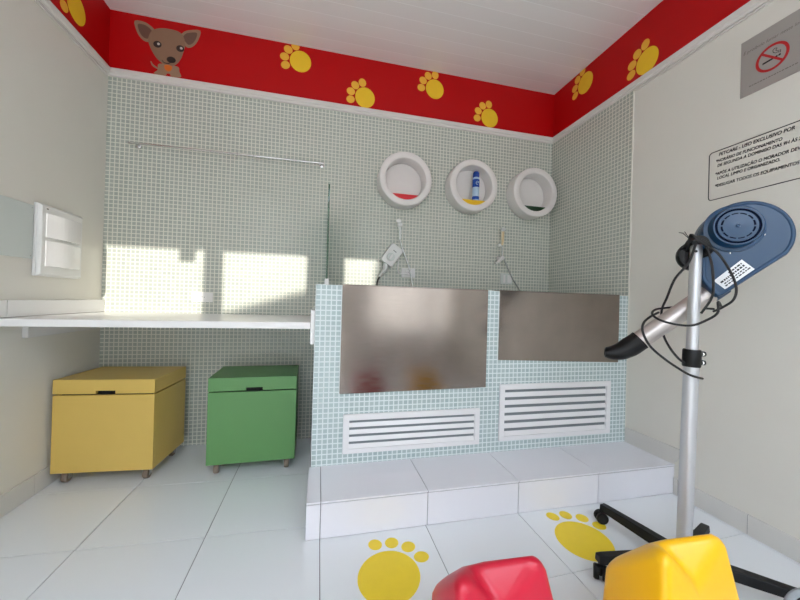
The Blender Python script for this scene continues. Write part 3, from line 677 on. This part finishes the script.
# tied bundle of cord over the pole top
mb = MB()
for k in range(5):
    a = [(-.178+.006*k, -.040+.010*math.sin(k*2.1), -.012), (-.168, -.020+.005*k, .030+.004*k), (-.142, -.006-.006*k, .040+.004*k), (-.118+.003*k, -.020-.008*k, .034), (-.112, -.045-.006*k, .012), (-.125, -.05-.006*k, -.006)]
    mb.tube(smooth_path(a, 5), .0050, 8)
mb.build('cord_bundle', RUBBER, r)
mb = MB(); mb.tube([(-.170, -.004, .02), (-.188, .012, .03), (-.200, .014, .034)], .0012, 6); mb.tube([(-.168, -.004, .02), (-.182, .018, .028)], .0012, 6); mb.build('tie_end', RUBBER, r)

PB = Vector((2.627, -1.492, 0)); PT = Vector((2.6600, -1.487, 1.212))
r = thing('wheeled_stand', 'silver pole stand on a black five-wheeled base holding the blue dryer', 'stand', PB)
ax_ = (PT-PB).normalized()
at_z = lambda z: ax_*(z/ax_.z)
mb = MB(); mb.tube([at_z(.075), at_z(.80)], .0235, 28); mb.build('lower_pole', ALU, r)
mb = MB(); mb.tube([at_z(.76), at_z(1.202), at_z(1.209), at_z(1.212)], .0185, 28, radii=[.0185, .0185, .0172, .0145]); up_ = mb.build('upper_pole', ALU, r)
mb = MB(); hd = (Vector((1.305, -2.464, 1.2))-PT); hd.z = 0; hd.normalize(); mb.lathe([(.0048, .0165), (.0048, .0190)], at_z(1.187), hd, 16, cap1=True); mb.build('pin_hole', DARK, up_)
mb = MB(); mb.tube([at_z(.762), at_z(.766), at_z(.822), at_z(.826)], .03, 28, radii=[.026, .028, .028, .026]); cl = mb.build('height_clamp', BLACK, r)
lat = Vector((.974, -.225, 0))
for z in (.810, .778):
    b0 = at_z(z); mb = MB(); mb.tube([b0+lat*.022, b0+lat*.046], .009, 12, radii=[.011, .010]); mb.lathe([(.006, 0), (.006, .002)], b0+lat*.040+hd*.0095, hd, 12, cap1=True, mi=1); mb.build('clamp_screw', [BLACK, CHROME], cl)
mb = MB(); mb.lathe([(.030, .045), (.045, .050), (.045, .085), (.034, .098), (.026, .102)], (0, 0, 0), (0, 0, 1), 32, cap0=True, cap1=True); mb.build('hub', BLACK, r)
for a in (98, 170, 242, 314, 23):
    d = Vector((math.cos(math.radians(a)), math.sin(math.radians(a)), 0)); p = Vector((-d.y, d.x, 0)); L = .295 if a == 23 else .325
    rings = []
    for s_, hw, z0, z1 in ((.03, .022, .048, .088), (.15, .020, .050, .086), (L-.02, .017, .052, .082), (L, .016, .054, .080)):
        rings.append([tuple(d*s_+p*hw+Vector((0, 0, z0))), tuple(d*s_+p*hw*.85+Vector((0, 0, z1))), tuple(d*s_-p*hw*.85+Vector((0, 0, z1))), tuple(d*s_-p*hw+Vector((0, 0, z0)))])
    mb = MB(); mb.loft(rings, 0, False); lg = mb.build('leg', BLACK, r, .003)
    cc = d*(L-.012)
    mb = MB(); sw = Vector((math.cos(math.radians(a+60)), math.sin(math.radians(a+60)), 0))
    pw = Vector((-sw.y, sw.x, 0)); off = cc+sw*.012
    for sg in (-1, 1):
        mb.lathe([(.008, .004), (.022, .005), (.0245, .009), (.0245, .019), (.021, .023), (.008, .0235)], off+Vector((0, 0, .0247)), pw*sg, 24, cap0=True, cap1=True)
    mb.tube([cc+Vector((0, 0, .03)), cc+Vector((0, 0, .056))], .008, 10)
    mb.box(off.x-.010, off.x+.010, off.y-.010, off.y+.010, .020, .048); mb.build('caster', BLACK, lg)

# ================================================================== STOOLS
def stool(label, x, y, m):
    """moulded block: two front horns with a V between them, top sloping down to the back"""
    V = [(-.118, -.120, 0), (.178, -.115, 0), (.170, .110, 0), (-.112, .100, 0),               # foot
         (-.107, -.094, .265), (.150, -.079, .262), (.140, .092, .274), (-.102, .086, .284),     # shoulder
         (-.106, -.086, .440), (.102, -.066, .442), (.002, -.078, .334), (-.050, -.010, .402)]   # horns, V apex, head of the valley
    Fc = [(3, 2, 1, 0), (0, 1, 5, 4), (1, 2, 6, 5), (2, 3, 7, 6), (3, 0, 4, 7),
          (4, 5, 9, 10), (4, 10, 8), (5, 6, 9), (7, 4, 8), (8, 10, 11), (10, 9, 11), (8, 11, 7), (11, 9, 6), (11, 6, 7)]
    mb = MB(); mb.add(V, Fc, 0, True)
    o = mb.build('plastic_stool', m, bevel=.021, seg=6, sharp=6); o.location = (x, y, 0)
    for e in o.data.edges: e.use_edge_sharp = False
    for p in o.data.polygons: p.use_smooth = True
    return tag(o, label, 'stool', 'moulded plastic stools')
stool('yellow moulded plastic stool with a notched top, in front of the wheeled stand', 2.175, -1.780, YEL_SEAT)
stool('red moulded plastic stool with a notched top, beside the yellow one', 1.691, -1.758, RED_SEAT)

mb = MB(); mb.tube(smooth_path([(2.50, -1.86, .014), (2.58, -1.80, .05), (2.68, -1.748, .100), (2.76, -1.728, .110), (2.84, -1.73, .098), (2.95, -1.74, .05), (3.05, -1.80, .014), (3.10, -1.95, .014)]), .010, 14)
tag(mb.build('grey_hose', HOSE), 'grey hose arching over a leg of the wheeled stand', 'hose')
